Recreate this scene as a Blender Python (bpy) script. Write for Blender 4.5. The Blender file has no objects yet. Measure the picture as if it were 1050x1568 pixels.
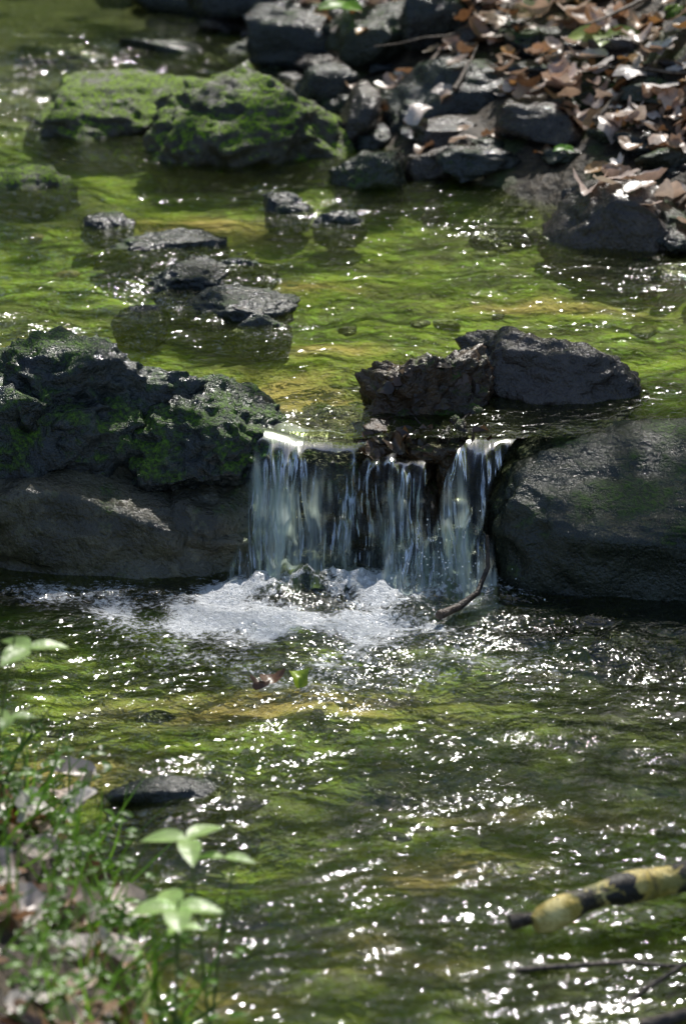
import bpy, bmesh, math, random
import numpy as np
from mathutils import Vector, Matrix
from mathutils.bvhtree import BVHTree
rng=np.random.default_rng(11); random.seed(5)
scene=bpy.context.scene

# ------------------------------------------------------------ noise
def _hash(i,j,k,s):
    n=(i*73856093)^(j*19349663)^(k*83492791)^(s*83492791+12345)
    n&=0xffffffff
    n=((n^(n>>15))*2246822519)&0xffffffff
    n=((n^(n>>13))*3266489917)&0xffffffff
    return n^(n>>16)
def pn(p,s=0):
    p=np.asarray(p,float); i0=np.floor(p).astype(np.int64); f=p-i0
    u=f*f*f*(f*(f*6-15)+10); out=np.zeros(len(p))
    for a in (0,1):
        wx=u[:,0] if a else 1-u[:,0]
        for b in (0,1):
            wy=u[:,1] if b else 1-u[:,1]
            for c in (0,1):
                wz=u[:,2] if c else 1-u[:,2]
                h=_hash(i0[:,0]+a,i0[:,1]+b,i0[:,2]+c,s)
                gx=(h&1023)/511.5-1; gy=((h>>10)&1023)/511.5-1; gz=((h>>20)&1023)/511.5-1
                out+=wx*wy*wz*(gx*(f[:,0]-a)+gy*(f[:,1]-b)+gz*(f[:,2]-c))
    return out*1.2
def fbm(p,o=4,s=0,g=.5):
    r=0;a=1;q=np.array(p,float)
    for k in range(o):
        r=r+a*pn(q,s+k*17); a*=g; q=q*2.03+7.3
    return r
def ss(a,b,x):
    t=np.clip((x-a)/(b-a),0,1); return t*t*(3-2*t)
def P3(x,y,z=0): return np.stack([x,y,np.zeros_like(x)+z],-1)

# ------------------------------------------------------------ mesh helper
class MB:
    def __init__(s): s.v=[];s.f=[];s.m=[];s.c=[];s.n=0
    def add(s,v,f,mat=0,col=(1,1,1)):
        v=np.asarray(v,float); f=np.asarray(f)
        s.v.append(v); s.f+= (f+s.n).tolist(); s.m+=[mat]*len(f)
        c=np.asarray(col,float)
        if c.ndim==1: c=np.tile(c,(len(v),1))
        s.c.append(c); s.n+=len(v)
    def obj(s,name,mats,smooth=True,attrs=None):
        me=bpy.data.meshes.new(name)
        V=np.concatenate(s.v); me.from_pydata(V.tolist(),[],s.f)
        me.polygons.foreach_set('material_index',s.m)
        me.polygons.foreach_set('use_smooth',[smooth]*len(s.f))
        C=np.concatenate(s.c); a=me.color_attributes.new('Col','FLOAT_COLOR','POINT')
        a.data.foreach_set('color',np.hstack([C,np.ones((len(C),1))]).ravel())
        if attrs:
            for k,w in attrs.items():
                t=me.attributes.new(k,'FLOAT','POINT'); t.data.foreach_set('value',w)
        for m in mats: me.materials.append(m)
        me.update()
        o=bpy.data.objects.new(name,me); scene.collection.objects.link(o); return o
def gridfaces(nx,ny):
    i=np.arange(nx-1)[None,:]; j=np.arange(ny-1)[:,None]; a=(j*nx+i).ravel()
    return np.stack([a,a+1,a+nx+1,a+nx],-1)
def tube(mb,pts,rad,sides=6,mat=0,col=(1,1,1)):
    pts=np.asarray(pts,float); n=len(pts); T=np.gradient(pts,axis=0)
    T/=np.linalg.norm(T,axis=1)[:,None]+1e-9
    up=np.array([0.31,0.22,0.92]); V=[]
    for k in range(n):
        a=np.cross(T[k],up); 
        if np.linalg.norm(a)<.1: a=np.cross(T[k],[1,0,0])
        a/=np.linalg.norm(a); b=np.cross(T[k],a)
        th=np.linspace(0,2*np.pi,sides,endpoint=False)
        V.append(pts[k]+rad[k]*(np.cos(th)[:,None]*a+np.sin(th)[:,None]*b))
    V=np.concatenate(V); F=[]
    for k in range(n-1):
        for j in range(sides):
            F.append([k*sides+j,k*sides+(j+1)%sides,(k+1)*sides+(j+1)%sides,(k+1)*sides+j])
    mb.add(V,F,mat,col)
    for k in (0,n-1):
        V2=np.vstack([V[k*sides:(k+1)*sides],pts[k]])
        F2=[[j,(j+1)%sides,sides] for j in range(sides)]
        mb.add(V2,F2,mat,col)
def bez(p0,p1,n=8,wob=.05,sag=0):
    t=np.linspace(0,1,n)[:,None]; p0=np.array(p0,float);p1=np.array(p1,float)
    L=np.linalg.norm(p1-p0); p=p0*(1-t)+p1*t
    w=rng.normal(size=(n,3))*wob*L*.5; w[0]=0
    p=p+np.cumsum(w,0)*.35*t**.5; p[:,2]-=sag*4*(t*(1-t))[:,0]; return p

# ------------------------------------------------------------ node helper
def newmat(name):
    m=bpy.data.materials.new(name); m.use_nodes=True; nt=m.node_tree; nt.nodes.clear()
    out=nt.nodes.new('ShaderNodeOutputMaterial'); return m,nt,out
class N:
    def __init__(s,nt): s.nt=nt
    def n(s,t,ins=None,**kw):
        x=s.nt.nodes.new(t)
        for k,v in kw.items(): setattr(x,k,v)
        if ins:
            for k,v in ins.items():
                if hasattr(v,'is_linked') : s.nt.links.new(v,x.inputs[k])
                else: x.inputs[k].default_value=v
        return x
    def pos(s): return s.n('ShaderNodeNewGeometry').outputs['Position']
    def noise(s,vec,scale,det=4,rough=.55,dist=0):
        return s.n('ShaderNodeTexNoise',{'Vector':vec,'Scale':scale,'Detail':det,'Roughness':rough,'Distortion':dist}).outputs['Fac']
    def mapr(s,v,a,b,c=0,d=1,it='SMOOTHSTEP'):
        return s.n('ShaderNodeMapRange',{'Value':v,'From Min':a,'From Max':b,'To Min':c,'To Max':d},interpolation_type=it).outputs['Result']
    def mix(s,f,a,b,bt='MIX'):
        x=s.n('ShaderNodeMix',None,data_type='RGBA',blend_type=bt)
        for i,v in ((0,f),(6,a),(7,b)):
            if hasattr(v,'is_linked'): s.nt.links.new(v,x.inputs[i])
            else: x.inputs[i].default_value=v if i==0 else (tuple(v)+(1,) if len(v)==3 else v)
        return x.outputs[2]
    def math(s,op,a,b=0.):
        x=s.n('ShaderNodeMath',None,operation=op)
        for i,v in ((0,a),(1,b)):
            if hasattr(v,'is_linked'): s.nt.links.new(v,x.inputs[i])
            else: x.inputs[i].default_value=v
        return x.outputs[0]
    def attr(s,nm,out='Fac'): return s.n('ShaderNodeAttribute',None,attribute_name=nm).outputs[out]
    def bump(s,h,dist,st=1.,nrm=None):
        d={'Height':h,'Distance':dist,'Strength':st}
        if nrm is not None: d['Normal']=nrm
        return s.n('ShaderNodeBump',d).outputs['Normal']
    def scale(s,v,sc):
        return s.n('ShaderNodeMapping',{'Vector':v,'Scale':sc}).outputs['Vector']
    def ms(s,f,a,b):
        x=s.n('ShaderNodeMixShader')
        if hasattr(f,'is_linked'): s.nt.links.new(f,x.inputs[0])
        else: x.inputs[0].default_value=f
        s.nt.links.new(a,x.inputs[1]); s.nt.links.new(b,x.inputs[2]); return x.outputs[0]

def rock_mat(name,c1,c2,moss=.5,mossn=.55,rough=.35,mosscol=((.02,.045,.006),(.07,.14,.012)),mbump=.5):
    m,nt,out=newmat(name); g=N(nt); p=g.pos()
    n1=g.noise(p,6,3,.6,.4); n2=g.noise(p,28,5,.65); n3=g.noise(p,110,3,.6)
    base=g.mix(g.mapr(n1,.35,.65),c1,c2)
    base=g.mix(g.mapr(n2,.5,.72,0,.7),base,tuple(min(1,c*1.7) for c in c2))
    base=g.mix(g.mapr(n3,.45,.3,0,.7),base,tuple(c*.35 for c in c1))
    h=g.math('ADD',g.math('MULTIPLY',n2,.6),g.math('MULTIPLY',n3,.35)); r=g.mapr(n2,.3,.7,rough-.12,rough+.15); col=base
    if moss>0:
        nz=g.n('ShaderNodeSeparateXYZ',{'Vector':g.n('ShaderNodeNewGeometry').outputs['Normal']}).outputs['Z']
        mn=g.noise(p,7,4,.7)
        mf=g.math('MULTIPLY',g.mapr(g.math('ADD',nz,g.math('MULTIPLY',g.math('SUBTRACT',n2,.5),1.6)),mossn-.25,mossn+.35),g.mapr(mn,.62-.3*moss-.06,.62-.3*moss+.12))
        mf=g.math('MULTIPLY',mf,g.mapr(n3,.3,.6,.35,1.))
        col=g.mix(mf,base,g.mix(g.mapr(n3,.35,.65),mosscol[0],mosscol[1]))
        h=g.math('ADD',h,g.math('MULTIPLY',g.math('MULTIPLY',g.noise(p,220,2,.7),mf),mbump))
        r=g.math('ADD',r,g.math('MULTIPLY',mf,.4))
    nb=g.bump(h,.02,.8)
    b=g.n('ShaderNodeBsdfPrincipled',{'Base Color':col,'Roughness':r,'Normal':nb,'Specular IOR Level':.6})
    nt.links.new(b.outputs[0],out.inputs[0]); return m

def leaf_mat(name,rough=.45,trans=.35,spec=.4,tboost=(1.6,1.7,.8),cheap=False):
    m,nt,out=newmat(name); g=N(nt); c=g.attr('Col','Color')
    if cheap:
        b=g.n('ShaderNodeBsdfDiffuse',{'Color':c})
    else:
        p=g.pos(); n=g.noise(p,60,3); c=g.mix(g.mapr(n,.3,.7,.75,1.),(0,0,0),c)
        b=g.n('ShaderNodeBsdfPrincipled',{'Base Color':c,'Roughness':rough,'Specular IOR Level':spec,'Normal':g.bump(n,.004,.6)})
    tc=g.mix(1.,c,tboost,'MULTIPLY')
    t=g.n('ShaderNodeBsdfTranslucent',{'Color':tc})
    nt.links.new(g.ms(trans,b.outputs[0],t.outputs[0]),out.inputs[0]); return m
def simple_mat(name,c1,c2,sc=20,rough=.6,bump=.01,st=(1,1,1)):
    m,nt,out=newmat(name); g=N(nt); p=g.scale(g.pos(),st); n=g.noise(p,sc,4,.65)
    b=g.n('ShaderNodeBsdfPrincipled',{'Base Color':g.mix(g.mapr(n,.38,.62),c1,c2),'Roughness':rough,'Normal':g.bump(n,bump,.8)})
    nt.links.new(b.outputs[0],out.inputs[0]); return m

# ------------------------------------------------------------ terrain
YR=[-30,4,5.5,6.3,7.2,7.65,8.1,8.6,9,10,11,13,20,60]; XR=[3,2.0,1.6,1.3,1.05,.84,.56,.14,0,-.25,-.55,-1.2,-4,-12]
YL=[-30,3.4,4.2,4.7,5.0,5.3,5.8,6.5,8,9,10,13,20,60];   XL=[-2.5,-.1,-.26,-.36,-.5,-.72,-1.3,-1.5,-1.5,-1.7,-2.,-3.,-7,-16]
def sdist(x,y): return np.maximum(x-np.interp(y,YR,XR), np.interp(y,YL,XL)-x)
def terrain(x,y):
    x=np.asarray(x,float);y=np.asarray(y,float)
    d=sdist(x,y); w=.27*ss(6.46,6.56,y)
    p=P3(x,y)
    bed=w-.085+.03*fbm(p*2.2,3,3)+.012*fbm(p*9,3,9)
    bed+= .03*np.exp(-(((x+.36)/.2)**2+((y-8.22)/.13)**2))
    bed-= .03*np.exp(-(((x+.02)/.15)**2+((y-6.55)/.12)**2))
    dp=np.maximum(d+.12,0)
    sl=np.where(y<6,.8,.5)
    rise=2.2*(1-np.exp(-dp*sl/2.2))+.12*np.minimum(np.maximum(d-5,0),15)
    hill=.55*np.maximum(np.sqrt((x*.7)**2+y**2)-15.5,0)*ss(0,6,y); hill=np.minimum(hill,8+3*fbm(p*.09,2,4))
    nz=(.05*fbm(p*3.1,4,21)+.02*fbm(p*11,2,5))*ss(0,.4,d)+ .5*fbm(p*.25,3,31)*ss(2,9,d)+ .9*fbm(p*.5,3,41)*ss(16,20,y)
    return bed+rise+nz+hill
def axis(lo,hi,step,outer,k=1.15):
    c=list(np.arange(lo,hi+1e-6,step)); s=step
    while c[-1]<outer: s=min(s*k,1.2); c.append(c[-1]+s)
    s=step
    while c[0]>-outer: s=min(s*k,1.2); c.insert(0,c[0]-s)
    return np.array(c)
ax=axis(-1.6,1.8,.024,60); ay=axis(4.0,12.,.026,70)
X,Y=np.meshgrid(ax,ay); x=X.ravel();y=Y.ravel(); z=terrain(x,y)
sand=np.zeros_like(x)
for (a,b,r1,r2) in [(-.36,8.22,.2,.12),(-.68,7.15,.14,.07),(-.14,6.80,.16,.18),(.5,7.55,.2,.07),(-.12,5.72,.28,.09),(-.6,5.4,.25,.09),(.15,5.0,.18,.09),(-.05,7.15,.17,.05),(.1,4.7,.12,.08),(-.1,7.7,.15,.05),(.25,7.0,.2,.06),(.4,5.25,.2,.05),(-.2,4.55,.15,.06)]:
    sand=np.maximum(sand,np.exp(-(((x-a)/r1)**2+((y-b)/r2)**2)))
sand=np.clip(sand*(1+1.3*fbm(P3(x,y)*12,3,77)),0,1)
mbt=MB(); mbt.add(np.stack([x,y,z],-1),gridfaces(len(ax),len(ay)))
m,nt,out=newmat('creek_ground'); g=N(nt); p=g.pos()
n1=g.noise(p,5,4,.6); n2=g.noise(p,35,4,.65); n0=g.noise(p,.9,3,.6)
bedc=g.mix(g.mapr(n1,.38,.62),(.06,.10,.010),(.30,.38,.02))
bedc=g.mix(g.mapr(n2,.45,.65,0,.8),bedc,(.25,.44,.012))
bedc=g.mix(g.mapr(n2,.42,.3,0,.7),bedc,(.035,.05,.012))
bedc=g.mix(g.mapr(g.noise(p,2.6,4,.65),.50,.60,0,.7),bedc,(.06,.06,.025))
bedc=g.mix(g.math('MULTIPLY',g.attr('sand'),.9),bedc,(.66,.42,.25))
bedc=g.mix(g.attr('darkbed'),bedc,(.045,.045,.022))
bedc=g.mix(g.attr('wall'),bedc,g.mix(g.mapr(n2,.4,.6),(.03,.024,.014),(.10,.075,.04)))
soil=g.mix(g.mapr(n2,.35,.65),(.02,.014,.009),(.07,.048,.028))
soil=g.mix(g.mapr(n1,.52,.62,0,.6),soil,(.05,.08,.015))
far=g.mix(g.mapr(n0,.47,.55),(.012,.014,.006),(.2,.34,.02))
soil=g.mix(g.attr('farland'),soil,far)
col=g.mix(g.attr('land'),bedc,soil)
nb=g.bump(n2,.02,.8)
b=g.n('ShaderNodeBsdfPrincipled',{'Base Color':col,'Roughness':.65,'Normal':nb}); nt.links.new(b.outputs[0],out.inputs[0])
darkbed=np.clip(ss(9.0,9.8,y)+.95*np.exp(-(((x-.6)/.35)**2+((y-5.7)/.35)**2))+.6*np.exp(-(((x-.35)/.4)**2+((y-4.6)/.25)**2))+.6*np.exp(-(((x+.25)/.25)**2+((y-5.15)/.12)**2))+.6*np.exp(-(((x-.05)/.5)**2+((y-5.32)/.1)**2)),0,.88)  # darker bed colour far upstream and in patches below the falls; depth unchanged
ground=mbt.obj('ground',[m],attrs={'sand':sand,'darkbed':darkbed,'land':ss(-.1,.08,sdist(x,y)),'farland':ss(12,14,y),'wall':ss(6.22,6.3,y)*ss(6.68,6.58,y)})
bvV=[mbt.v[0]]; bvF=[mbt.f]; 
def to_bvh(mb):
    off=sum(len(v) for v in bvV); bvV.append(np.concatenate(mb.v)); bvF.append([[i+off for i in f] for f in mb.f])

# ------------------------------------------------------------ rocks
ICO={}
for k in (1,2,3,4,5,6):
    bm=bmesh.new(); bmesh.ops.create_icosphere(bm,subdivisions=k,radius=1); bm.verts.ensure_lookup_table()
    ICO[k]=(np.array([v.co[:] for v in bm.verts]),np.array([[v.index for v in f.verts] for f in bm.faces])); bm.free()
def rock(mb,c,r,rot=0,seed=0,sub=5,cuts=7,nz=.18,blk=.8,det=.05,tilt=0,mat=0):
    rg=np.random.default_rng(seed+1000); v,f=ICO[sub]; p=v.copy()
    p=np.sign(p)*np.abs(p)**blk
    for _ in range(cuts):
        n=rg.normal(size=3); n/=np.linalg.norm(n); d=rg.uniform(.62,.92)
        e=np.maximum(p@n-d,0); p-=e[:,None]*n*.9
    o=rg.uniform(0,50,3)
    p*= (1+nz*fbm(v*1.3+o,3,seed)+0)[:,None]
    if sub>=4:
        q=p*np.array(r)/max(r)
        rd=1-np.abs(fbm(q*3.2+o,4,seed+5))*2
        p*= (1+det*1.3*rd+det*fbm(q*9+o,3,seed+9))[:,None]
    p=p*np.array(r)
    ca,sa=math.cos(tilt),math.sin(tilt); R1=np.array([[ca,0,sa],[0,1,0],[-sa,0,ca]])
    ca,sa=math.cos(rot),math.sin(rot); R=np.array([[ca,-sa,0],[sa,ca,0],[0,0,1]])
    p=p@R1.T@R.T+np.array(c); mb.add(p,f,mat); return p
M_dark=rock_mat('wet_dark_stone',(.012,.014,.014),(.034,.038,.038),.2,.6,.22)
M_moss=rock_mat('mossy_stone',(.013,.017,.017),(.04,.047,.046),.55,.3,.2,((.03,.07,.008),(.12,.24,.012)))
M_moss2=rock_mat('bright_moss_stone',(.03,.027,.02),(.08,.068,.055),.72,.45,.45,((.04,.07,.008),(.26,.42,.012)),.35)
M_mound=rock_mat('moss_clump',(.04,.06,.01),(.08,.12,.02),1.2,.1,.6,((.06,.12,.01),(.16,.3,.02)),.6)
M_face=rock_mat('wet_ledge_stone',(.045,.042,.028),(.12,.11,.072),.1,.7,.17)
M_brown=rock_mat('brown_stone',(.02,.015,.013),(.07,.055,.048),.0,.6,.24)
M_stump=rock_mat('rotten_wood',(.025,.014,.008),(.09,.052,.026),.3,.6,.32)
M_slate=rock_mat('slate_stone',(.013,.017,.011),(.036,.041,.028),.32,.5,.24)
def one(name,mats,*specs,bv=True):
    mb=MB()
    for s in specs: rock(mb,**s)
    if bv: to_bvh(mb)
    return mb.obj(name,mats)
one('mossy_boulder',[M_moss],dict(c=(-.60,6.60,.235),r=(.27,.24,.15),seed=3,sub=6,det=.09,nz=.3,rot=.2),
    dict(c=(-.78,6.45,.22),r=(.2,.2,.12),seed=31,sub=5,det=.08,nz=.25),
    dict(c=(-.295,6.50,.175),r=(.165,.2,.135),seed=8,sub=6,det=.07,nz=.2,blk=.95,cuts=4))
one('rock_ledge',[M_face],dict(c=(-.50,6.48,.05),r=(.42,.27,.165),seed=12,sub=6,det=.035,nz=.18,blk=.8,cuts=3),
    dict(c=(-.27,6.42,.04),r=(.14,.18,.13),seed=18,sub=5,det=.04,nz=.2,blk=.95,cuts=3),
    dict(c=(-1.2,6.55,.08),r=(.5,.28,.2),seed=15,sub=5,det=.05,nz=.2,blk=.6))
one('fall_rock',[M_stump],dict(c=(.1,6.66,.05),r=(.34,.2,.13),seed=14,sub=6,det=.07,nz=.15,blk=.6,cuts=3))
one('slate_boulder',[M_slate],dict(c=(.69,6.34,.05),r=(.38,.27,.205),seed=22,sub=6,det=.03,nz=.1,blk=.68,cuts=5,rot=-.08,tilt=.03),
    dict(c=(1.25,6.4,.1),r=(.35,.3,.2),seed=23,sub=5,blk=.7))
one('brown_rock',[M_brown],dict(c=(.44,6.68,.26),r=(.2,.12,.115),seed=27,sub=6,det=.05,nz=.25,blk=.95,cuts=3,rot=-.15,tilt=.1))
one('stream_rock',[M_dark],dict(c=(-.25,7.28,.245),r=(.14,.12,.05),seed=41,rot=-.6,det=.12),
    dict(c=(-.36,7.50,.245),r=(.10,.13,.05),seed=42,det=.12,rot=.4),
    dict(c=(-.45,7.82,.24),r=(.15,.10,.05),seed=43,det=.12,rot=.2),dict(c=(-.6,8.02,.25),r=(.07,.06,.04),seed=44),
    dict(c=(-.15,8.17,.255),r=(.06,.08,.045),seed=45,nz=.3,det=.09),dict(c=(-.01,8.05,.245),r=(.065,.06,.045),seed=46,det=.09),
    dict(c=(-.24,7.66,.235),r=(.08,.06,.045),seed=47),dict(c=(-.47,7.22,.22),r=(.06,.06,.06),seed=48),dict(c=(-.19,7.12,.235),r=(.07,.05,.05),seed=49))
one('mossy_rock',[M_moss2],dict(c=(-.24,8.9,.27),r=(.3,.27,.19),seed=51,sub=6,det=.06,nz=.25,rot=.2,blk=.9),
    dict(c=(-.68,9.2,.24),r=(.29,.36,.13),seed=52,sub=6,det=.06,nz=.25),
    dict(c=(-.86,8.5,.22),r=(.15,.14,.07),seed=53,sub=5))
one('bank_rock',[M_brown],dict(c=(.70,7.88,.28),r=(.2,.17,.11),seed=61,sub=5,blk=.65,nz=.15),)
one('bank_rock',[M_dark],dict(c=(.36,8.98,.34),r=(.24,.16,.13),seed=62,sub=5,blk=.7,nz=.15))
one('grey_rock',[M_slate],dict(c=(.08,8.46,.28),r=(.11,.11,.09),seed=63,sub=5,blk=.8))
one('bank_rock',[M_brown],dict(c=(.04,8.95,.33),r=(.05,.12,.09),seed=64,sub=4,tilt=.5))
one('moss_mound',[M_mound],dict(c=(1.03,9.0,.58),r=(.13,.14,.1),seed=65,sub=5,cuts=0,blk=1))
mb=MB()
specs=[(-.1,10.0,.3,.2,.11),(.25,10.3,.3,.22,.12),(-.3,10.6,.28,.2,.1),(.1,9.6,.2,.15,.1),(-.05,9.3,.12,.1,.09),(.5,10.1,.3,.2,.1),(.3,9.5,.18,.13,.1),(-.5,10.9,.3,.2,.1),(.0,11.1,.35,.2,.12),(.5,10.9,.35,.2,.1),
 (-.75,9.85,.16,.12,.06),(-.35,9.65,.2,.12,.06),(-.9,10.3,.2,.1,.05),(-.55,10.2,.25,.12,.07),(-.2,9.35,.14,.1,.06)]
for i,(a,b,r1,r2,r3) in enumerate(specs):
    rock(mb,(a,b,float(terrain([a],[b])[0])+r3*.5),(r1*.75,r2*.8,r3),rng.uniform(-.5,.5),100+i,4,8,.2,.65,.05,rng.uniform(-.15,.15),mat=i%2)
k=0
while k<200:
    b=rng.uniform(7.4,11.8); a=np.interp(b,YR,XR)+rng.uniform(-.12,.7)**1
    s=rng.uniform(.02,.07)*(1 if rng.random()<.85 else 1.5)
    if a>1.6: continue
    zz=float(terrain([a],[b])[0])
    rock(mb,(a,b,zz+s*.1),(s*rng.uniform(1.,1.8),s*rng.uniform(.8,1.3),s*rng.uniform(.45,.7)),rng.uniform(0,3),200+k,4,8,.3,.7,.07,mat=int(rng.integers(0,3))); k+=1
to_bvh(mb); mb.obj('creek_bank_stones',[M_dark,M_slate,M_brown],smooth=True)
mb=MB()
low=[(-.28,5.16,-.022,.14,.05,.045),(.38,6.05,-.05,.1,.06,.04),(.62,5.95,-.07,.14,.1,.06),(.22,6.25,.02,.09,.07,.07),(.12,6.28,-.01,.08,.06,.06),(-.05,6.3,-.02,.08,.06,.06)]
for i,(a,b,c,r1,r2,r3) in enumerate(low): rock(mb,(a,b,c),(r1,r2,r3),rng.uniform(-.4,.4),400+i,4,6,.2,.85)
for k in range(150):
    b=rng.uniform(4.2,11); a=rng.uniform(-1.4,1.2)
    if float(sdist(np.array([a]),np.array([b]))[0])>.1: continue
    s=rng.uniform(.012,.035); zz=float(terrain([a],[b])[0])
    rock(mb,(a,b,zz+s*.0),(s*1.4,s,s*.4),rng.uniform(0,3),500+k,2,4,.2,.9,mat=int(rng.integers(0,3)))
mb.obj('creek_bed_stones',[M_dark,rock_mat('algae_stone',(.07,.09,.02),(.16,.19,.04),.3,.5,.5),rock_mat('tan_stone',(.12,.09,.04),(.26,.2,.1),0,.5,.5)])

bvh=BVHTree.FromPolygons([Vector(q) for q in np.concatenate(bvV)],[f for F in bvF for f in F])
def drop(x,y):
    h=bvh.ray_cast(Vector((x,y,3)),Vector((0,0,-1)))
    if h[0] is None: return None
    return h[0],h[1]

# ------------------------------------------------------------ water
def axis2(lo,hi,step,olo,ohi,k=1.3):
    c=list(np.arange(lo,hi+1e-6,step)); s=step
    while c[-1]<ohi: s*=k; c.append(min(c[-1]+s,ohi))
    s=step
    while c[0]>olo: s*=k; c.insert(0,max(c[0]-s,olo))
    return np.array(c)
def gz(x,y,L,base):
    t=np.full_like(x,base)
    for (a,b,r1,r2,w) in L: t=np.maximum(t,w*np.exp(-(((x-a)/r1)**2+((y-b)/r2)**2)))
    return t
def waves(x,y,T,seed,L1=.13):
    p=P3(x,y); w=np.stack([fbm(p*5,2,seed+50),fbm(p*5+9,2,seed+51),0*x],-1)*.06
    q=(p+w)
    a=fbm(q*np.array([.7,1.25,1])/L1,2,seed,.45)*.0120
    r=1-2*np.abs(pn(q*np.array([.7,1.2,1])/(L1*.6)+3,seed+3)); a+= (r-.5)*.0055
    r=1-2*np.abs(pn(q*np.array([.9,1.1,1])/(L1*.3)+8,seed+5)); a+= (r-.5)*.0012
    return a*T
wx=axis2(-1.1,1.1,.0075,-3,3.2); wy=axis2(4.1,6.4,.0075,-12,6.46)
X,Y=np.meshgrid(wx,wy); x=X.ravel(); y=Y.ravel()
T=gz(x,y,[(.05,6.03,.42,.22,2.6),(.08,5.7,.35,.22,2.0),(.6,5.8,.35,.2,1.9),(-.22,5.24,.2,.09,2.1),(.15,5.16,.3,.10,1.9),(.35,5.4,.25,.2,1.5),(-.6,6.12,.4,.1,1.5)],.80)
T*=1+.7*fbm(P3(x,y)*3,2,5)
fq=fbm(P3(x,y)*7,3,91)
base=np.exp(-(((x-.05)/.26)**4+((y-6.15)/.06)**2))
zl=waves(x,y,T,70)+base*(.02+.05*fbm(P3(x,y)*16,3,33))
foam=np.maximum.reduce([2.0*np.exp(-(((x+.25)/.23)**2+((y-6.03)/.13)**2)**1.2), 1.3*np.exp(-(((x+.0)/.28)**2+((y-6.12)/.10)**2)), 1.35*np.exp(-(((x-.02)/.17)**2+((y-5.93)/.11)**2)), 1.2*np.exp(-(((x-.2)/.14)**2+((y-6.13)/.09)**2)), .8*np.exp(-(((x+.15)/.3)**2+((y-5.9)/.12)**2)), .64*np.exp(-(((x-.02)/.4)**2+((y-5.76)/.2)**2)),.62*np.exp(-(((x+.52)/.28)**2+((y-6.12)/.07)**2))])
foam=np.clip(foam*(1+1.5*fq),0,1.5)
M=MB(); M.add(np.stack([x,y,zl],-1),gridfaces(len(wx),len(wy)))
def water_mat(name,tint,bumpd,rough=.08,ior=1.45,sc=34,turb=.03):
    m,nt,out=newmat(name); g=N(nt); p=g.pos()
    n1=g.noise(g.scale(p,(1,1.25,1)),sc,2,.55,1.0); 
    ch=g.attr('chop')
    nb=g.bump(g.math('MULTIPLY',n1,g.math('ADD',ch,.15)),bumpd,1.)
    fr=g.n('ShaderNodeFresnel',{'IOR':ior,'Normal':nb}).outputs[0]
    tr=g.n('ShaderNodeBsdfTransparent',{'Color':tint+(1,)})
    mur=g.n('ShaderNodeBsdfDiffuse',{'Color':(.18,.24,.03,1),'Normal':nb})
    gl=g.n('ShaderNodeBsdfGlossy',{'Color':(1,1,1,1),'Roughness':rough,'Normal':nb})
    mx=g.ms(fr,g.ms(turb,tr.outputs[0],mur.outputs[0]),gl.outputs[0])
    fn=g.noise(p,75,4,.8,.6)
    ff=g.math('ADD',g.attr('foam'),g.math('MULTIPLY',g.math('SUBTRACT',fn,.52),4.))
    fm=g.math('MULTIPLY',g.mapr(ff,.35,1.3,0,.97),g.mapr(g.attr('foam'),.05,.25))
    df=g.n('ShaderNodeBsdfPrincipled',{'Base Color':(.9,.92,.94,1),'Roughness':.35,'Normal':g.bump(fn,.02,.9)})
    nt.links.new(g.ms(fm,mx,df.outputs[0]),out.inputs[0]); return m
WM=water_mat('creek_water_surface',(.86,.92,.62),.010)
WL=water_mat('creek_pool_surface',(.84,.90,.62),.010,ior=1.55)
M.obj('creek_water',[WL],attrs={'foam':foam,'chop':T*.4})
def poolz(y,x): return .27-.02*(1-ss(6.34,6.7,y))-.018*np.exp(-((x+.04)/.10)**4)*(1-ss(6.34,6.62,y))
def warp(x,y): return y-.28*(np.clip(x,-.2,.1)+.1)*(1-ss(6.41,6.68,y))
wx=axis2(-1.4,1.25,.010,-14,1.9); wy=axis2(6.44,10.6,.011,6.41,45)
X,Y=np.meshgrid(wx,wy); x=X.ravel(); y=Y.ravel()
T=gz(x,y,[(-.4,7.4,.35,.4,1.5),(-.1,8.1,.2,.2,1.8),(-.95,9.6,.6,.8,1.8),(-.8,7.1,.3,.15,1.6),(.78,7.5,.2,.15,1.2),(.3,7.95,.25,.2,1.0),(-.1,7.05,.15,.1,1.1),(0,6.5,.12,.1,1.0)],.50)
T*=1+.7*fbm(P3(x,y)*3,2,5)
zu=poolz(y,x)+waves(x,y,T,170,.12)
fo=gz(x,y,[(-.05,8.0,.09,.05,.5),(-.42,7.27,.1,.06,.45),(-.15,7.02,.1,.05,.4)],0)
M=MB(); M.add(np.stack([x,warp(x,y),zu],-1),gridfaces(len(wx),len(wy)))
M.obj('creek_water',[WM],attrs={'foam':fo,'chop':T*.45})

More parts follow.
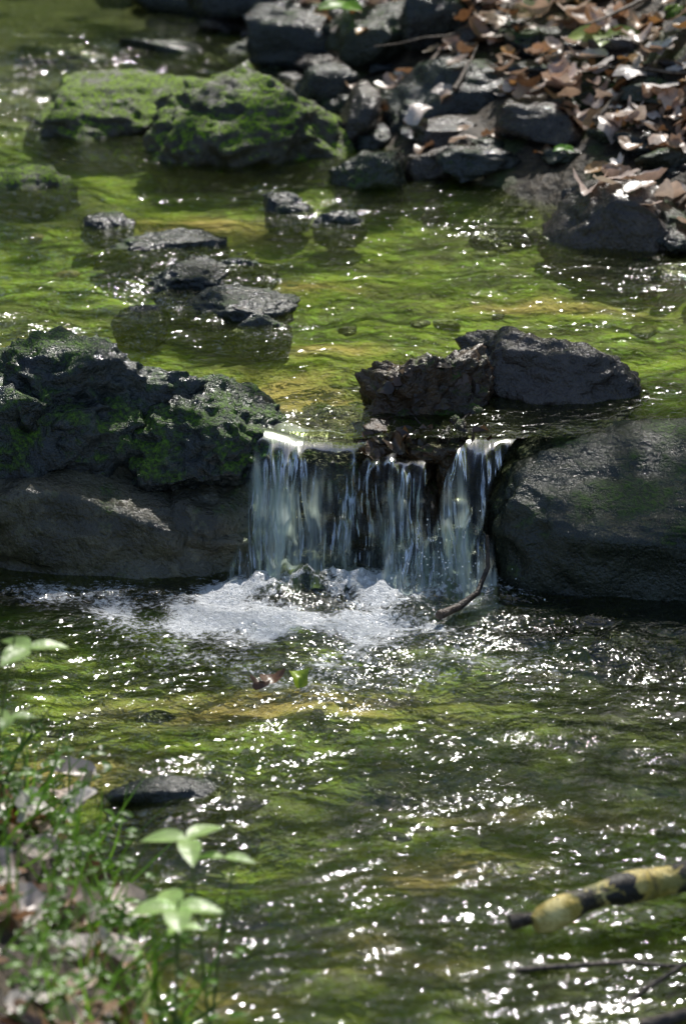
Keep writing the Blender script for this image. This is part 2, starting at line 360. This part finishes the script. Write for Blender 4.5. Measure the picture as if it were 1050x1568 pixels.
# waterfall
m,nt,out=newmat('falling_water'); g=N(nt); p=g.pos()
uv=g.n('ShaderNodeCombineXYZ',{'X':g.attr('u'),'Y':g.attr('v'),'Z':0.}).outputs[0]
s1=g.noise(g.scale(uv,(34,1.2,1)),1,3,.55,.5); s2=g.noise(g.scale(uv,(110,3,1)),1,2,.6); s3=g.noise(g.scale(uv,(14,1.,1)),1,2,.5,.4)
h=g.math('MULTIPLY',g.math('ADD',s1,g.math('MULTIPLY',s2,.15)),g.math('ADD',g.attr('fallen'),.15)); nb=g.bump(h,.012,.9)
fr=g.n('ShaderNodeFresnel',{'IOR':1.4,'Normal':nb}).outputs[0]
tr=g.n('ShaderNodeBsdfTransparent',{'Color':(.88,.94,.86,1)}); gl=g.n('ShaderNodeBsdfGlossy',{'Roughness':.14,'Normal':nb})
mx=g.ms(g.math('MULTIPLY',fr,g.mapr(g.attr('fallen'),0,.3,.35,1.)),tr.outputs[0],gl.outputs[0])
df=g.n('ShaderNodeBsdfPrincipled',{'Base Color':(.7,.78,.74,1),'Roughness':.25,'Normal':nb})
tl=g.n('ShaderNodeBsdfTranslucent',{'Color':(.72,.82,.78,1)}); dm=g.ms(.5,df.outputs[0],tl.outputs[0])
wn=g.math('MULTIPLY',g.math('SUBTRACT',g.math('ADD',g.math('MULTIPLY',s3,.8),g.math('ADD',g.math('MULTIPLY',s1,.6),g.math('MULTIPLY',s2,.2))),.82),5.)
wf=g.math('MULTIPLY',g.math('ADD',g.attr('white'),wn),g.attr('fallen'))
body=g.ms(g.mapr(wf,.1,1.7,.0,.85),mx,dm)
al=g.mapr(g.math('ADD',g.attr('alpha'),g.math('MULTIPLY',g.math('SUBTRACT',g.math('ADD',s1,s3),1.),2.4)),.1,.9)
clr=g.n('ShaderNodeBsdfTransparent',{'Color':(1,1,1,1)})
nt.links.new(g.ms(al,clr.outputs[0],body),out.inputs[0]); MF=m
M=MB(); A={'u':[], 'v':[],'white':[],'fallen':[],'alpha':[]}
def fall(lx0,lx1,bx0,bx1,ytop,ybase,w0,w1,seed,nx=70,ny=60,back=.05,zoff=0,zb=-.02,f0=.08,slant=0,amp=.05,al=1.,tf=0,pw=1.7):
    u,v=np.meshgrid(np.linspace(0,1,nx),np.linspace(0,1,ny)); u=u.ravel();v=v.ravel()
    a=np.clip(v/.1,0,1); t=np.clip((v-.1)/.9,0,1)
    lip=ytop+amp*pn(np.stack([u*1.3*(lx1-lx0)/.1,0*u,0*u+seed],-1),seed)+slant*(u-.5)
    e=t**.8
    x0=lx0*(1-e)+bx0*e; x1=lx1*(1-e)+bx1*e; 
    x0=x0+.03*pn(np.stack([v*4,0*u,0*u+seed],-1),seed+1)*ss(0,.3,t); x1=x1+.03*pn(np.stack([v*4,0*u+5,0*u+seed],-1),seed+2)*ss(0,.3,t)
    xx=x0+(x1-x0)*u
    yy=lip+back*(1-a)-(lip-ybase)*t**.75
    zt=poolz(lip+back*(1-a),xx)+.0005+zoff
    zz=zt-(zt-zb)*t**pw
    q=np.stack([xx*26,v*1.2,0*u+seed],-1); f=fbm(q,3,seed)
    yy-= f*.026*ss(.25,.8,v); zz+=.04*f*ss(.05,.4,t)*ss(1,.7,t)
    yy+= .04*pn(np.stack([xx*9,v*.8,0*u],-1),seed+4)*ss(.15,.5,v)
    xx=xx+.025*pn(np.stack([xx*14,v*3,0*u],-1),seed+8)*t
    yy-= .03*fbm(np.stack([xx*22,zz*22,0*u],-1),2,seed+6)*t**2
    M.add(np.stack([xx,yy,zz],-1),gridfaces(nx,ny))
    edge=np.minimum(u,1-u)*2
    A['u'].append(xx); A['v'].append(v); A['white'].append(w0+(w1-w0)*t**1.3); A['fallen'].append(ss(f0,f0+.45,t))
    A['alpha'].append(al*ss(0,.25,edge)*(1 if tf==0 else ss(0,tf,t))+(1-ss(.0,.12,t))*(.8 if tf==0 else 0))
fall(-.17,.05,-.235,.02,6.392,6.18,.3,.8,5,110,90,slant=-.06,al=1.45,pw=1.5)
fall(-.16,-.08,-.24,-.13,6.40,6.15,.4,1.0,35,60,80,slant=-.02,al=.9,pw=1.3)
fall(-.02,.11,-.05,.12,6.33,6.22,.05,.6,15,80,80,al=.85,slant=.0,zoff=-.02,tf=.2)
fall(.10,.175,.08,.17,6.34,6.17,.4,1.0,6,50,60,al=1.0,zoff=-.035,tf=.2)
fall(.27,.37,.145,.25,6.37,6.13,.3,1.0,7,60,70,al=1.1)
fall(.12,.28,.06,.33,6.30,6.09,-.3,1.5,9,70,50,.03,-.10,-.06,f0=.1,al=.9,tf=.6)
A={k:np.concatenate(w) for k,w in A.items()}
M.obj('waterfall',[MF],attrs=A)
M=MB()
for k in range(200):
    c=rng.normal(size=3)*[.15,.05,.02]+[ .0,6.1,.015]
    if rng.random()<.5: c=rng.normal(size=3)*[.05,.03,.045]+[.2,6.12,.05]
    c[2]=abs(c[2]); s=rng.uniform(.0008,.002); v,f=ICO[1]; M.add(v*[s,s,s*1.3]+c,f)
mdr,nt,out=newmat('water_drops'); g=N(nt); b=g.n('ShaderNodeBsdfPrincipled',{'Base Color':(.8,.85,.88,1),'Roughness':.1}); nt.links.new(b.outputs[0],out.inputs[0])
M.obj('water_splash',[mdr])

# ------------------------------------------------------------ leaves
def frame(n,yaw):
    n=np.array(n,float); n/=np.linalg.norm(n); t=np.array([math.cos(yaw),math.sin(yaw),0]); a=t-n*(t@n)
    if np.linalg.norm(a)<1e-3: a=np.array([1.,0,0])
    a/=np.linalg.norm(a); b=np.cross(n,a); return np.stack([a,b,n])
def lobed(mb,c,n,yaw,size,col,curl=None):
    K=18; th=np.linspace(0,2*np.pi,K,endpoint=False)
    lob=1+.16*np.cos(5*th+rng.uniform(-.5,.5))+rng.uniform(-.08,.08,K)
    kind=rng.random()
    if kind<.7: lob=1+rng.uniform(-.07,.07,K)
    px=np.cos(th)*lob*.5; py=np.sin(th)*lob*(.27 if kind<.7 else .40)
    if kind<.7: py*=np.clip(1.1-.35*np.cos(th)**3,.4,1.3)
    px=np.concatenate([px,px*.5,[0]]); py=np.concatenate([py,py*.5,[0]])
    a,b_=curl if curl else (rng.uniform(-1.8,1.8),rng.uniform(-1.2,1.8))
    z=a*py**2+b_*px**2+np.abs(py)*rng.uniform(-.1,.5)+rng.normal(size=len(px))*.02
    v=np.stack([px,py,z],-1)*size@frame(n,yaw)+np.array(c)
    F=[[k,(k+1)%K,K+(k+1)%K,K+k] for k in range(K)]
    mb.add(v,F,0,col)
    s=mb.n-len(v)
    mb.f+=[[K+k+s,K+(k+1)%K+s,2*K+s] for k in range(K)]; mb.m+=[0]*K
DC=[(.66,.52,.46),(.72,.61,.55),(.32,.19,.12),(.15,.09,.05),(.52,.34,.22),(.5,.29,.12),(.54,.41,.34),(.22,.12,.06),(.78,.70,.66),(.4,.25,.16),(.12,.07,.04),(.6,.46,.38)]
ML=leaf_mat('dead_leaf',.36,.2,.6,tboost=(1.3,1.1,.9))
mb=MB(); k=0
while k<1700:
    b=rng.uniform(7.5,12.4)**1; a=np.interp(b,YR,XR)+abs(rng.normal())*.75+.06
    if a>2.6: continue
    dd=a-np.interp(b,YR,XR)
    if dd<.35 and rng.random()<.8: continue
    if fbm(np.array([[a*3,b*3,0]]),2,8)[0]<-.08 and rng.random()<.75: continue
    r=drop(a,b)
    if r is None: continue
    n=np.array(r[1][:])+rng.normal(size=3)*.3; n[2]=abs(n[2])+.4; n[1]+=.15
    lobed(mb,np.array(r[0][:])+[0,0,rng.uniform(.004,.03)],n,rng.uniform(0,6.28),rng.uniform(.04,.09),np.array(DC[rng.integers(0,len(DC))])*rng.uniform(.7,1.15)); k+=1
k=0
while k<190:
    b=rng.uniform(7.9,11.2); a=np.interp(b,YR,XR)+rng.uniform(.35,1.5)
    if a>1.5: continue
    r=drop(a,b)
    if r is None: continue
    n=rng.normal(size=3)*.25+[0,.1,1]
    lobed(mb,np.array(r[0][:])+[0,0,rng.uniform(.025,.05)],n,rng.uniform(0,6.28),rng.uniform(.06,.115),np.array(DC[[0,1,8,11,6][rng.integers(0,5)]])*rng.uniform(.85,1.1)); k+=1
for k in range(420):
    b=rng.uniform(3.3,5.4); a=np.interp(b,YL,XL)-abs(rng.normal())*.3-.03
    r=drop(a,b)
    if r is None: continue
    n=np.array(r[1][:])+rng.normal(size=3)*.3; n[2]=abs(n[2])+.2
    lobed(mb,np.array(r[0][:])+[0,0,rng.uniform(.004,.03)],n,rng.uniform(0,6.28),rng.uniform(.05,.09),np.array(DC[rng.integers(0,len(DC))])*rng.uniform(.7,1.1))
for (a,b,zz,s) in [(-.46,5.02,.1,.08),(-.45,4.9,.12,.08),(-.47,4.6,.16,.085),(-.33,4.5,.12,.085),(-.5,4.75,.16,.07),(-.4,4.35,.12,.09),(-.33,4.38,.1,.08),(-.43,4.82,.14,.07),(-.44,4.45,.14,.08),(-.48,4.36,.16,.08)]:
    lobed(mb,(a,b,zz),(rng.normal()*.3,-.3,.9),rng.uniform(0,6),s,np.array(DC[[0,1,8][int(rng.integers(0,3))]]))
for (a,b) in [(.66,7.85),(.74,7.83),(.8,7.9),(.7,7.95),(.76,7.78),(.62,7.92),(.86,7.8),(.83,7.97),(.9,7.93),(.78,8.02)]:
    r=drop(a,b)
    if r: lobed(mb,np.array(r[0][:])+[0,0,.012],(rng.normal()*.2,rng.normal()*.2+.2,1),rng.uniform(0,6),.1,DC[[0,1,8][int(rng.integers(0,3))]])
mb.obj('leaf_litter',[ML])
# debris dam
ML2=leaf_mat('wet_brown_leaf',.28,.15,.6,tboost=(1.3,1.1,.6))
MT=simple_mat('dark_twig',(.03,.02,.015),(.1,.07,.05),60,.45)
mb=MB(); WC=[(.06,.035,.02),(.09,.05,.03),(.04,.026,.018),(.05,.034,.022),(.12,.07,.035),(.3,.23,.12)]
pr=rock(mb,(.18,6.54,.24),(.13,.09,.125),0,81,6,3,.45,.9,.07,mat=2)
rock(mb,(.155,6.43,.222),(.115,.075,.036),.1,83,5,3,.4,.9,.08,.08,mat=2)
rock(mb,(.225,6.42,.19),(.035,.05,.07),.1,84,5,3,.4,.9,.08,.08,mat=2)
idx=[i for i in range(len(pr)) if pr[i,1]<6.56 and pr[i,2]>.19]
for k in range(28):
    q=pr[idx[rng.integers(0,len(idx))]]
    if q[0]<.2 and rng.random()<.5: continue
    n=q-np.array([.185,6.56,.23]); n/=np.linalg.norm(n)
    lobed(mb,q+n*.002,n+rng.normal(size=3)*.12,rng.uniform(0,6.28),rng.uniform(.03,.06),np.array(WC[int(rng.integers(0,6)) if q[0]>.22 else int(rng.integers(0,5))])*rng.uniform(.7,1.4),(rng.uniform(-.9,-.2),rng.uniform(-.9,-.2)))
for k in range(12):
    a=rng.uniform(.04,.3); tube(mb,bez((a,6.37,rng.uniform(.21,.24)),(a+rng.uniform(-.09,.09),6.44,rng.uniform(.23,.27)),6,.1),np.linspace(.003,.0015,6),5,1)
for k in range(40):
    a=rng.uniform(.04,.33); lobed(mb,(a,rng.uniform(6.345,6.40),rng.uniform(.215,.25)),(rng.normal()*.3,-.7,1),rng.uniform(0,6),rng.uniform(.03,.06),np.array(WC[int(rng.integers(0,5))])*rng.uniform(.9,1.9))
mb.obj('leaf_debris_dam',[ML2,MT,M_stump])
mb=MB(); 
lobed(mb,(-.13,5.6,.028),(-.2,-.3,1),.2,.05,(.2,.1,.05),(.5,1.2)); lobed(mb,(-.085,5.6,.03),(.3,-.5,1),2.,.045,(.3,.42,.02)); lobed(mb,(-.155,5.59,.026),(.1,-.2,1),2.9,.04,(.12,.06,.03))
mb.obj('floating_leaf',[ML])
mb=MB(); tube(mb,np.array([[.29,6.1,.13],[.292,6.08,.07],[.27,6.04,.03],[.23,5.99,.018],[.19,5.94,.02]]),[.003,.005,.006,.008,.01],7); mb.obj('curved_stick',[MT])
mb=MB()
for k in range(70):
    b=rng.uniform(7.7,11.5); a=np.interp(b,YR,XR)+rng.uniform(.1,1.3); r=drop(a,b)
    if r is None: continue
    L=rng.uniform(.15,.6); an=rng.uniform(0,6.28); c=np.array(r[0][:])+[0,0,.02]
    e=c+[math.cos(an)*L,math.sin(an)*L,rng.uniform(0,.12)+.15*math.cos(an)*L]
    if e[0]<np.interp(e[1],YR,XR)+.1: continue
    tube(mb,bez(c,e,8,.09),np.linspace(.008,.002,8)*rng.uniform(.5,1.2),5)
for p0,p1,r0 in [((.82,8.3,.42),(1.1,9.2,.85),.009),((.95,8.25,.45),(1.25,9.6,.9),.007),((.5,9.6,.6),(1.3,10.2,1.05),.01),((.8,8.7,.5),(.75,8.35,.36),.006)]:
    tube(mb,bez(p0,p1,10,.06),np.linspace(r0,r0*.4,10),6)
mb.obj('fallen_twigs',[simple_mat('twig_bark',(.05,.035,.025),(.2,.15,.11),60,.6)])
# log
m,nt,out=newmat('banded_bark'); g=N(nt); p=g.pos(); u=g.attr('along')
bn=g.noise(p,24,4,.7,.6); ban=g.n('ShaderNodeTexNoise',{'W':g.math('ADD',u,g.math('MULTIPLY',bn,.35)),'Scale':6.,'Detail':3.},noise_dimensions='1D').outputs['Fac']
lc=g.mix(g.mapr(bn,.35,.65),(.45,.33,.06),(.85,.7,.28)); lc=g.mix(g.mapr(ban,.50,.45),lc,(.025,.02,.014)); lc=g.mix(g.mapr(g.noise(p,14,3),.55,.68,0,.6),lc,(.2,.2,.05))
b=g.n('ShaderNodeBsdfPrincipled',{'Base Color':lc,'Roughness':.6,'Normal':g.bump(bn,.012,.9)}); nt.links.new(b.outputs[0],out.inputs[0])
mb=MB(); n=50; t=np.linspace(0,1,n); pts=np.stack([.305+.75*t,4.60+.30*t+.012*np.sin(9*t),.028+.13*t+.008*np.sin(14*t)],-1)
tube(mb,pts,.023+.004*t+.0035*np.sin(t*37)*np.sin(t*11)+.0008*rng.normal(size=n)-.006*(t<.02),16); 
al=np.concatenate([np.repeat(t,16),np.repeat(t[0],17),np.repeat(t[-1],17)])
mb.obj('fallen_log',[m],attrs={'along':al*2.2})
mb=MB()
for p0,p1,r0 in [((.265,4.605,.03),(.33,4.62,.035),.014),((.27,4.5,.0),(.75,4.5,.06),.005),((.5,4.45,-.02),(.9,4.75,.09),.006),((.42,4.4,-.01),(.62,4.5,.06),.005),((.45,4.32,.0),(.8,4.4,.08),.012)]:
    tube(mb,bez(p0,p1,9,.1),np.linspace(r0,r0*.5,9),6)
mb.obj('dark_branches',[MT])

# ------------------------------------------------------------ green plants
MG=leaf_mat('green_leaf',.35,.45,.5)
MS=simple_mat('green_stem',(.07,.1,.02),(.16,.2,.05),40,.5,.002)
def oleaf(mb,c,d,n,L,W,col,droop=.3):
    d=np.array(d,float); d/=np.linalg.norm(d); n=np.array(n,float); n-=d*(n@d); n/=np.linalg.norm(n); s=np.cross(n,d)
    K=9; t=np.linspace(0,1,K); w=np.sin(np.pi*t**.8)**.8*W*.5; w[0]=w[-1]=0.0005
    V=[]; 
    for k in range(K):
        ctr=np.array(c)+d*t[k]*L-n*droop*L*t[k]**2
        for j in (-1,-.5,0,.5,1): V.append(ctr+s*w[k]*j+n*abs(j)*w[k]*.25)
    mb.add(V,gridfaces(5,K),0,col)
GC=[(.10,.2,.03),(.13,.26,.035),(.16,.3,.05),(.08,.16,.025)]
def sprig(name,base,tops,leaves,col=None):
    mb=MB()
    for tp in tops:
        tube(mb,bez(base,tp,8,.03),np.linspace(.003,.0015,8),5,1)
    for (c,L,num,tilt) in leaves:
        a0=rng.uniform(0,6.28)
        for k in range(num):
            a=a0+k*6.283/num+rng.normal()*.2
            d=(math.cos(a),math.sin(a),.15); oleaf(mb,c,d,(rng.normal()*.15,-tilt,1),L*rng.uniform(.8,1.1),L*rng.uniform(.45,.6),np.array(col or GC[rng.integers(0,4)]),.25)
    return mb.obj(name,[MG,MS])
PL=(.5,.7,.26)
sprig('broadleaf_seedling',(-.25,4.2,.0),[(-.245,4.25,.25),(-.24,4.3,.26)],[((-.245,4.25,.235),.075,4,.1),((-.24,4.28,.19),.04,3,.1)],PL)
sprig('broadleaf_seedling',(-.2,4.3,.0),[(-.225,4.42,.26),(-.17,4.42,.23)],[((-.235,4.42,.265),.075,3,.1),((-.18,4.42,.235),.045,2,.1)],PL)
sprig('broadleaf_seedling',(-.58,4.7,.1),[(-.52,4.75,.46)],[((-.5,4.75,.44),.07,3,.1),((-.53,4.73,.33),.05,3,.1)],PL)
sprig('broadleaf_seedling',(.95,8.9,.5),[(.93,8.85,.85),(.98,9.0,.95)],[((.93,8.8,.9),.11,4,.4),((.99,9.0,.97),.1,4,.4)],PL)
sprig('broadleaf_seedling',(.55,9.2,.45),[(.53,9.2,.66)],[((.53,9.2,.66),.13,4,.7)],(.25,.5,.06))
sprig('broadleaf_seedling',(.78,9.0,.5),[(.74,8.9,.60)],[((.72,8.85,.58),.12,4,.6)],(.4,.5,.18))
sprig('broadleaf_seedling',(.02,9.6,.42),[(.0,9.55,.52)],[((.0,9.5,.54),.1,3,.6)],(.25,.5,.06))
sprig('broadleaf_seedling',(.6,8.35,.36),[(.58,8.3,.4)],[((.58,8.28,.4),.04,4,.6)],(.15,.35,.04))
sprig('broadleaf_seedling',(-.72,11.0,.36),[(-.7,10.9,.5)],[((-.7,10.8,.45),.08,4,.6)])
mb=MB()
for k in range(420):
    b=rng.uniform(4.0,5.45); a=np.interp(b,YL,XL)-abs(rng.normal())*.22+.02; r=drop(a,b)
    if r is None: continue
    c=np.array(r[0][:]); L=rng.uniform(.04,.16); e=c+[rng.normal()*.07+.02,rng.normal()*.05-.01,L]
    col=np.array(GC[rng.integers(0,4)])*rng.uniform(.5,1.7)
    oleaf(mb,c,e-c,(rng.normal(),-1,.2),L*1.2,rng.uniform(.003,.006),col,.45)
    if rng.random()<.6:
        for q in range(4):
            f=rng.uniform(.3,1); oleaf(mb,c*(1-f)+e*f,(rng.normal(),rng.normal(),.3),(0,-.3,1),rng.uniform(.014,.03),.012,col)
mb.obj('undergrowth',[MG,MS])

# ------------------------------------------------------------ sun geometry + trees
S=np.array([.17,.64,.75]); S/=np.linalg.norm(S)
ZON=[(.9,8.4,.7,1.6,.98),(.45,9.0,.4,1.2,.9),(.7,7.8,.3,.3,.98),(-.08,8.72,.17,.2,.98),(-.35,8.68,.17,.15,.95),(-.38,8.22,.18,.12,.97),
(-.27,6.03,.28,.18,.99),(.03,5.95,.34,.24,.98),(.22,6.25,.2,.22,.99),(-.1,6.3,.2,.15,.99),(-.28,6.5,.16,.14,.9),(.3,7.4,.5,.6,.98),(.45,6.6,.2,.1,.7),(-.68,7.15,.17,.1,.95),(-.13,6.7,.2,.25,.98),(.2,7.95,.3,.2,.97),
(-.25,4.2,.35,.4,.99),(.5,4.62,.35,.14,.99),(-.47,4.8,.22,.4,.97),(.0,5.5,.35,.15,.92),(-.6,5.5,.3,.2,.95),(.55,5.85,.2,.08,.8),(.15,5.15,.2,.06,.9),(-.22,5.22,.16,.07,.9),(-.1,8.05,.14,.1,.95),(-.9,9.6,.4,.4,.5),(-.35,7.3,.18,.25,.75),(-.6,9.1,.25,.3,.9)]
def keep(P):
    gxy=P[:,:2]-S[:2]*((P[:,2]-.15)/S[2])[:,None]; X_,Y_=gxy[:,0],gxy[:,1]
    th=.07+.22*ss(5.5,4.8,Y_)*ss(-.35,-.1,X_)+.2*ss(9.0,9.6,Y_)*ss(.1,-.4,X_)-.08*ss(6.6,7,Y_)*ss(9,8.4,Y_)+.35*np.exp(-(((X_-.75)/.35)**2+((Y_-6.15)/.3)**2)**2)+.2*ss(.2,.5,X_)*ss(6.1,5.8,Y_)
    pr=.95*ss(th-.05,th+.05,fbm(P3(X_*1.9,Y_*1.9),3,61))
    for (a,b,r1,r2,w) in ZON:
        q=((X_-a)/r1)**2+((Y_-b)/r2)**2; pr=np.maximum(pr,w*(q<1.0))
    return rng.random(len(P))>pr
MC=leaf_mat('canopy_leaf',.5,.6,.3,tboost=(5.,4.6,.3),cheap=True)
MB_=simple_mat('tree_bark',(.03,.024,.018),(.1,.08,.06),12,.8,.03,(1,1,.25))
def tree(name,x,y,h,R,nleaf,ls,zlo=.35,tone=1.,flat=1.,cs=1.,cull=True):
    z0=float(terrain([x],[y])[0])-.1; mb=MB(); r0=.02*h+.03
    tr=bez((x,y,z0),(x+rng.uniform(-.4,.4),y+rng.uniform(-.4,.4),z0+h),12,.03); tube(mb,tr,np.linspace(r0,r0*.15,12),9,0)
    cl=[]
    for k in range(16):
        i=rng.uniform(zlo,.97); c=tr[int(i*11)]; a=rng.uniform(0,6.28); L=R*rng.uniform(.45,1.0)*(1.1-.45*i)
        e=c+[math.cos(a)*L,math.sin(a)*L,L*rng.uniform(.1,.45)*flat]; bp=bez(c,e,7,.08); tube(mb,bp,np.linspace(r0*.22,.008,7),5,0)
        for j in (3,4,5,6): cl.append((bp[j],R*rng.uniform(.13,.26)))
        for _ in range(3):
            s=bp[rng.integers(2,6)]; e2=s+rng.normal(size=3)*[.3*R,.3*R,.12*R]; b2=bez(s,e2,5,.08); tube(mb,b2,np.linspace(.016,.005,5),4,0); cl.append((b2[4],R*rng.uniform(.12,.24)))
    ci=rng.integers(0,len(cl),nleaf); C=np.array([c[0] for c in cl])[ci]; W=np.array([c[1] for c in cl])[ci]*cs
    P=C+rng.normal(size=(nleaf,3))*W[:,None]*[1,1,.6]
    tn=np.array([rng.uniform(.6,1.2) for _ in cl])[ci]
    k=P[:,2]>.4
    if cull: k&=keep(P)
    P=P[k]; tn=tn[k]; n=len(P)
    d=rng.normal(size=(n,3)); d[:,2]*=.5; d/=np.linalg.norm(d,axis=1)[:,None]; nn=rng.normal(size=(n,3))+[0,0,.8]; s=np.cross(nn,d); s/=np.linalg.norm(s,axis=1)[:,None]; up=np.cross(d,s)
    L=(ls*rng.uniform(.7,1.3,n))[:,None]
    V=np.stack([P-d*L*.5,P+s*L*.3+up*L*.08,P+d*L*.5,P-s*L*.3+up*L*.08],1).reshape(-1,3)
    F=np.arange(4*n).reshape(n,4)
    col=np.array([.085,.13,.008])*tn[:,None]*rng.uniform(.7,1.2,(n,1))*tone+np.array([.03,.01,0])*rng.random((n,1))
    mb.add(V,F,1,np.repeat(col,4,0)); return mb.obj(name,[MB_,MC],smooth=False)
tree('tree',3.3,12.3,7.5,4.6,7500,.17,.6,flat=.5)
tree('tree',-2.9,12.5,8,4.6,7000,.17,.6,flat=.5)
tree('tree',4.6,7.8,8,4.2,4000,.17,.6,flat=.5)
for (a,b,h,R,n) in [(-5.5,19,5.5,2.5,1100),(-1.6,22,6,2.7,1200),(2.2,20.5,6,2.7,1200),(6.4,20,5.5,2.5,1100),(-3,29,8,3.2,1200),(3.5,30,8,3.2,1200),(-9,27,8,3.2,1100),(10,28,8,3.2,1100)]:
    tree('tree',a,b,h,R,n,.38,.2,1.4,cs=.75,cull=False)
for (a,b,h,R,n) in [(.6,14.2,1.6,.9,500),(2.6,14.6,2.0,1.1,600),(-4.4,14.2,2.,1.2,600),(4.6,13.5,2.4,1.4,700),(-.6,17,2.,1.2,600),(2.6,18,2.2,1.3,600),(-3,18.5,2.2,1.3,600)]:
    tree('shrub',a,b,h,R,n,.19,.1,1.5,cs=.8,cull=False)

# ------------------------------------------------------------ light / camera
w=bpy.data.worlds.new("World"); scene.world=w; w.use_nodes=True; nt=w.node_tree
bg=nt.nodes['Background']; sk=nt.nodes.new('ShaderNodeTexSky'); sk.sky_type='NISHITA'; sk.sun_disc=False
sk.sun_elevation=math.asin(S[2]); sk.sun_rotation=math.atan2(S[0],S[1]); nt.links.new(sk.outputs[0],bg.inputs[0]); bg.inputs[1].default_value=.14
sl=bpy.data.lights.new('sun','SUN'); sl.energy=5; sl.angle=math.radians(.5); sl.color=(1,.96,.9)
so=bpy.data.objects.new('sun',sl); so.rotation_euler=Vector(S).to_track_quat('Z','Y').to_euler(); so.location=(5,14,16); scene.collection.objects.link(so)
cd=bpy.data.cameras.new('camera'); cd.sensor_fit='VERTICAL'; cd.sensor_height=36; cd.sensor_width=24; cd.lens=113.6; cd.clip_end=500; cd.clip_start=.1
cd.dof.use_dof=True; cd.dof.focus_distance=6.7; cd.dof.aperture_fstop=4.0
co=bpy.data.objects.new('camera',cd); co.location=(0,0,2.4); co.rotation_euler=(math.radians(70),0,0); scene.collection.objects.link(co); scene.camera=co
scene.view_settings.view_transform='Standard'; scene.view_settings.look='None'; scene.view_settings.exposure=0
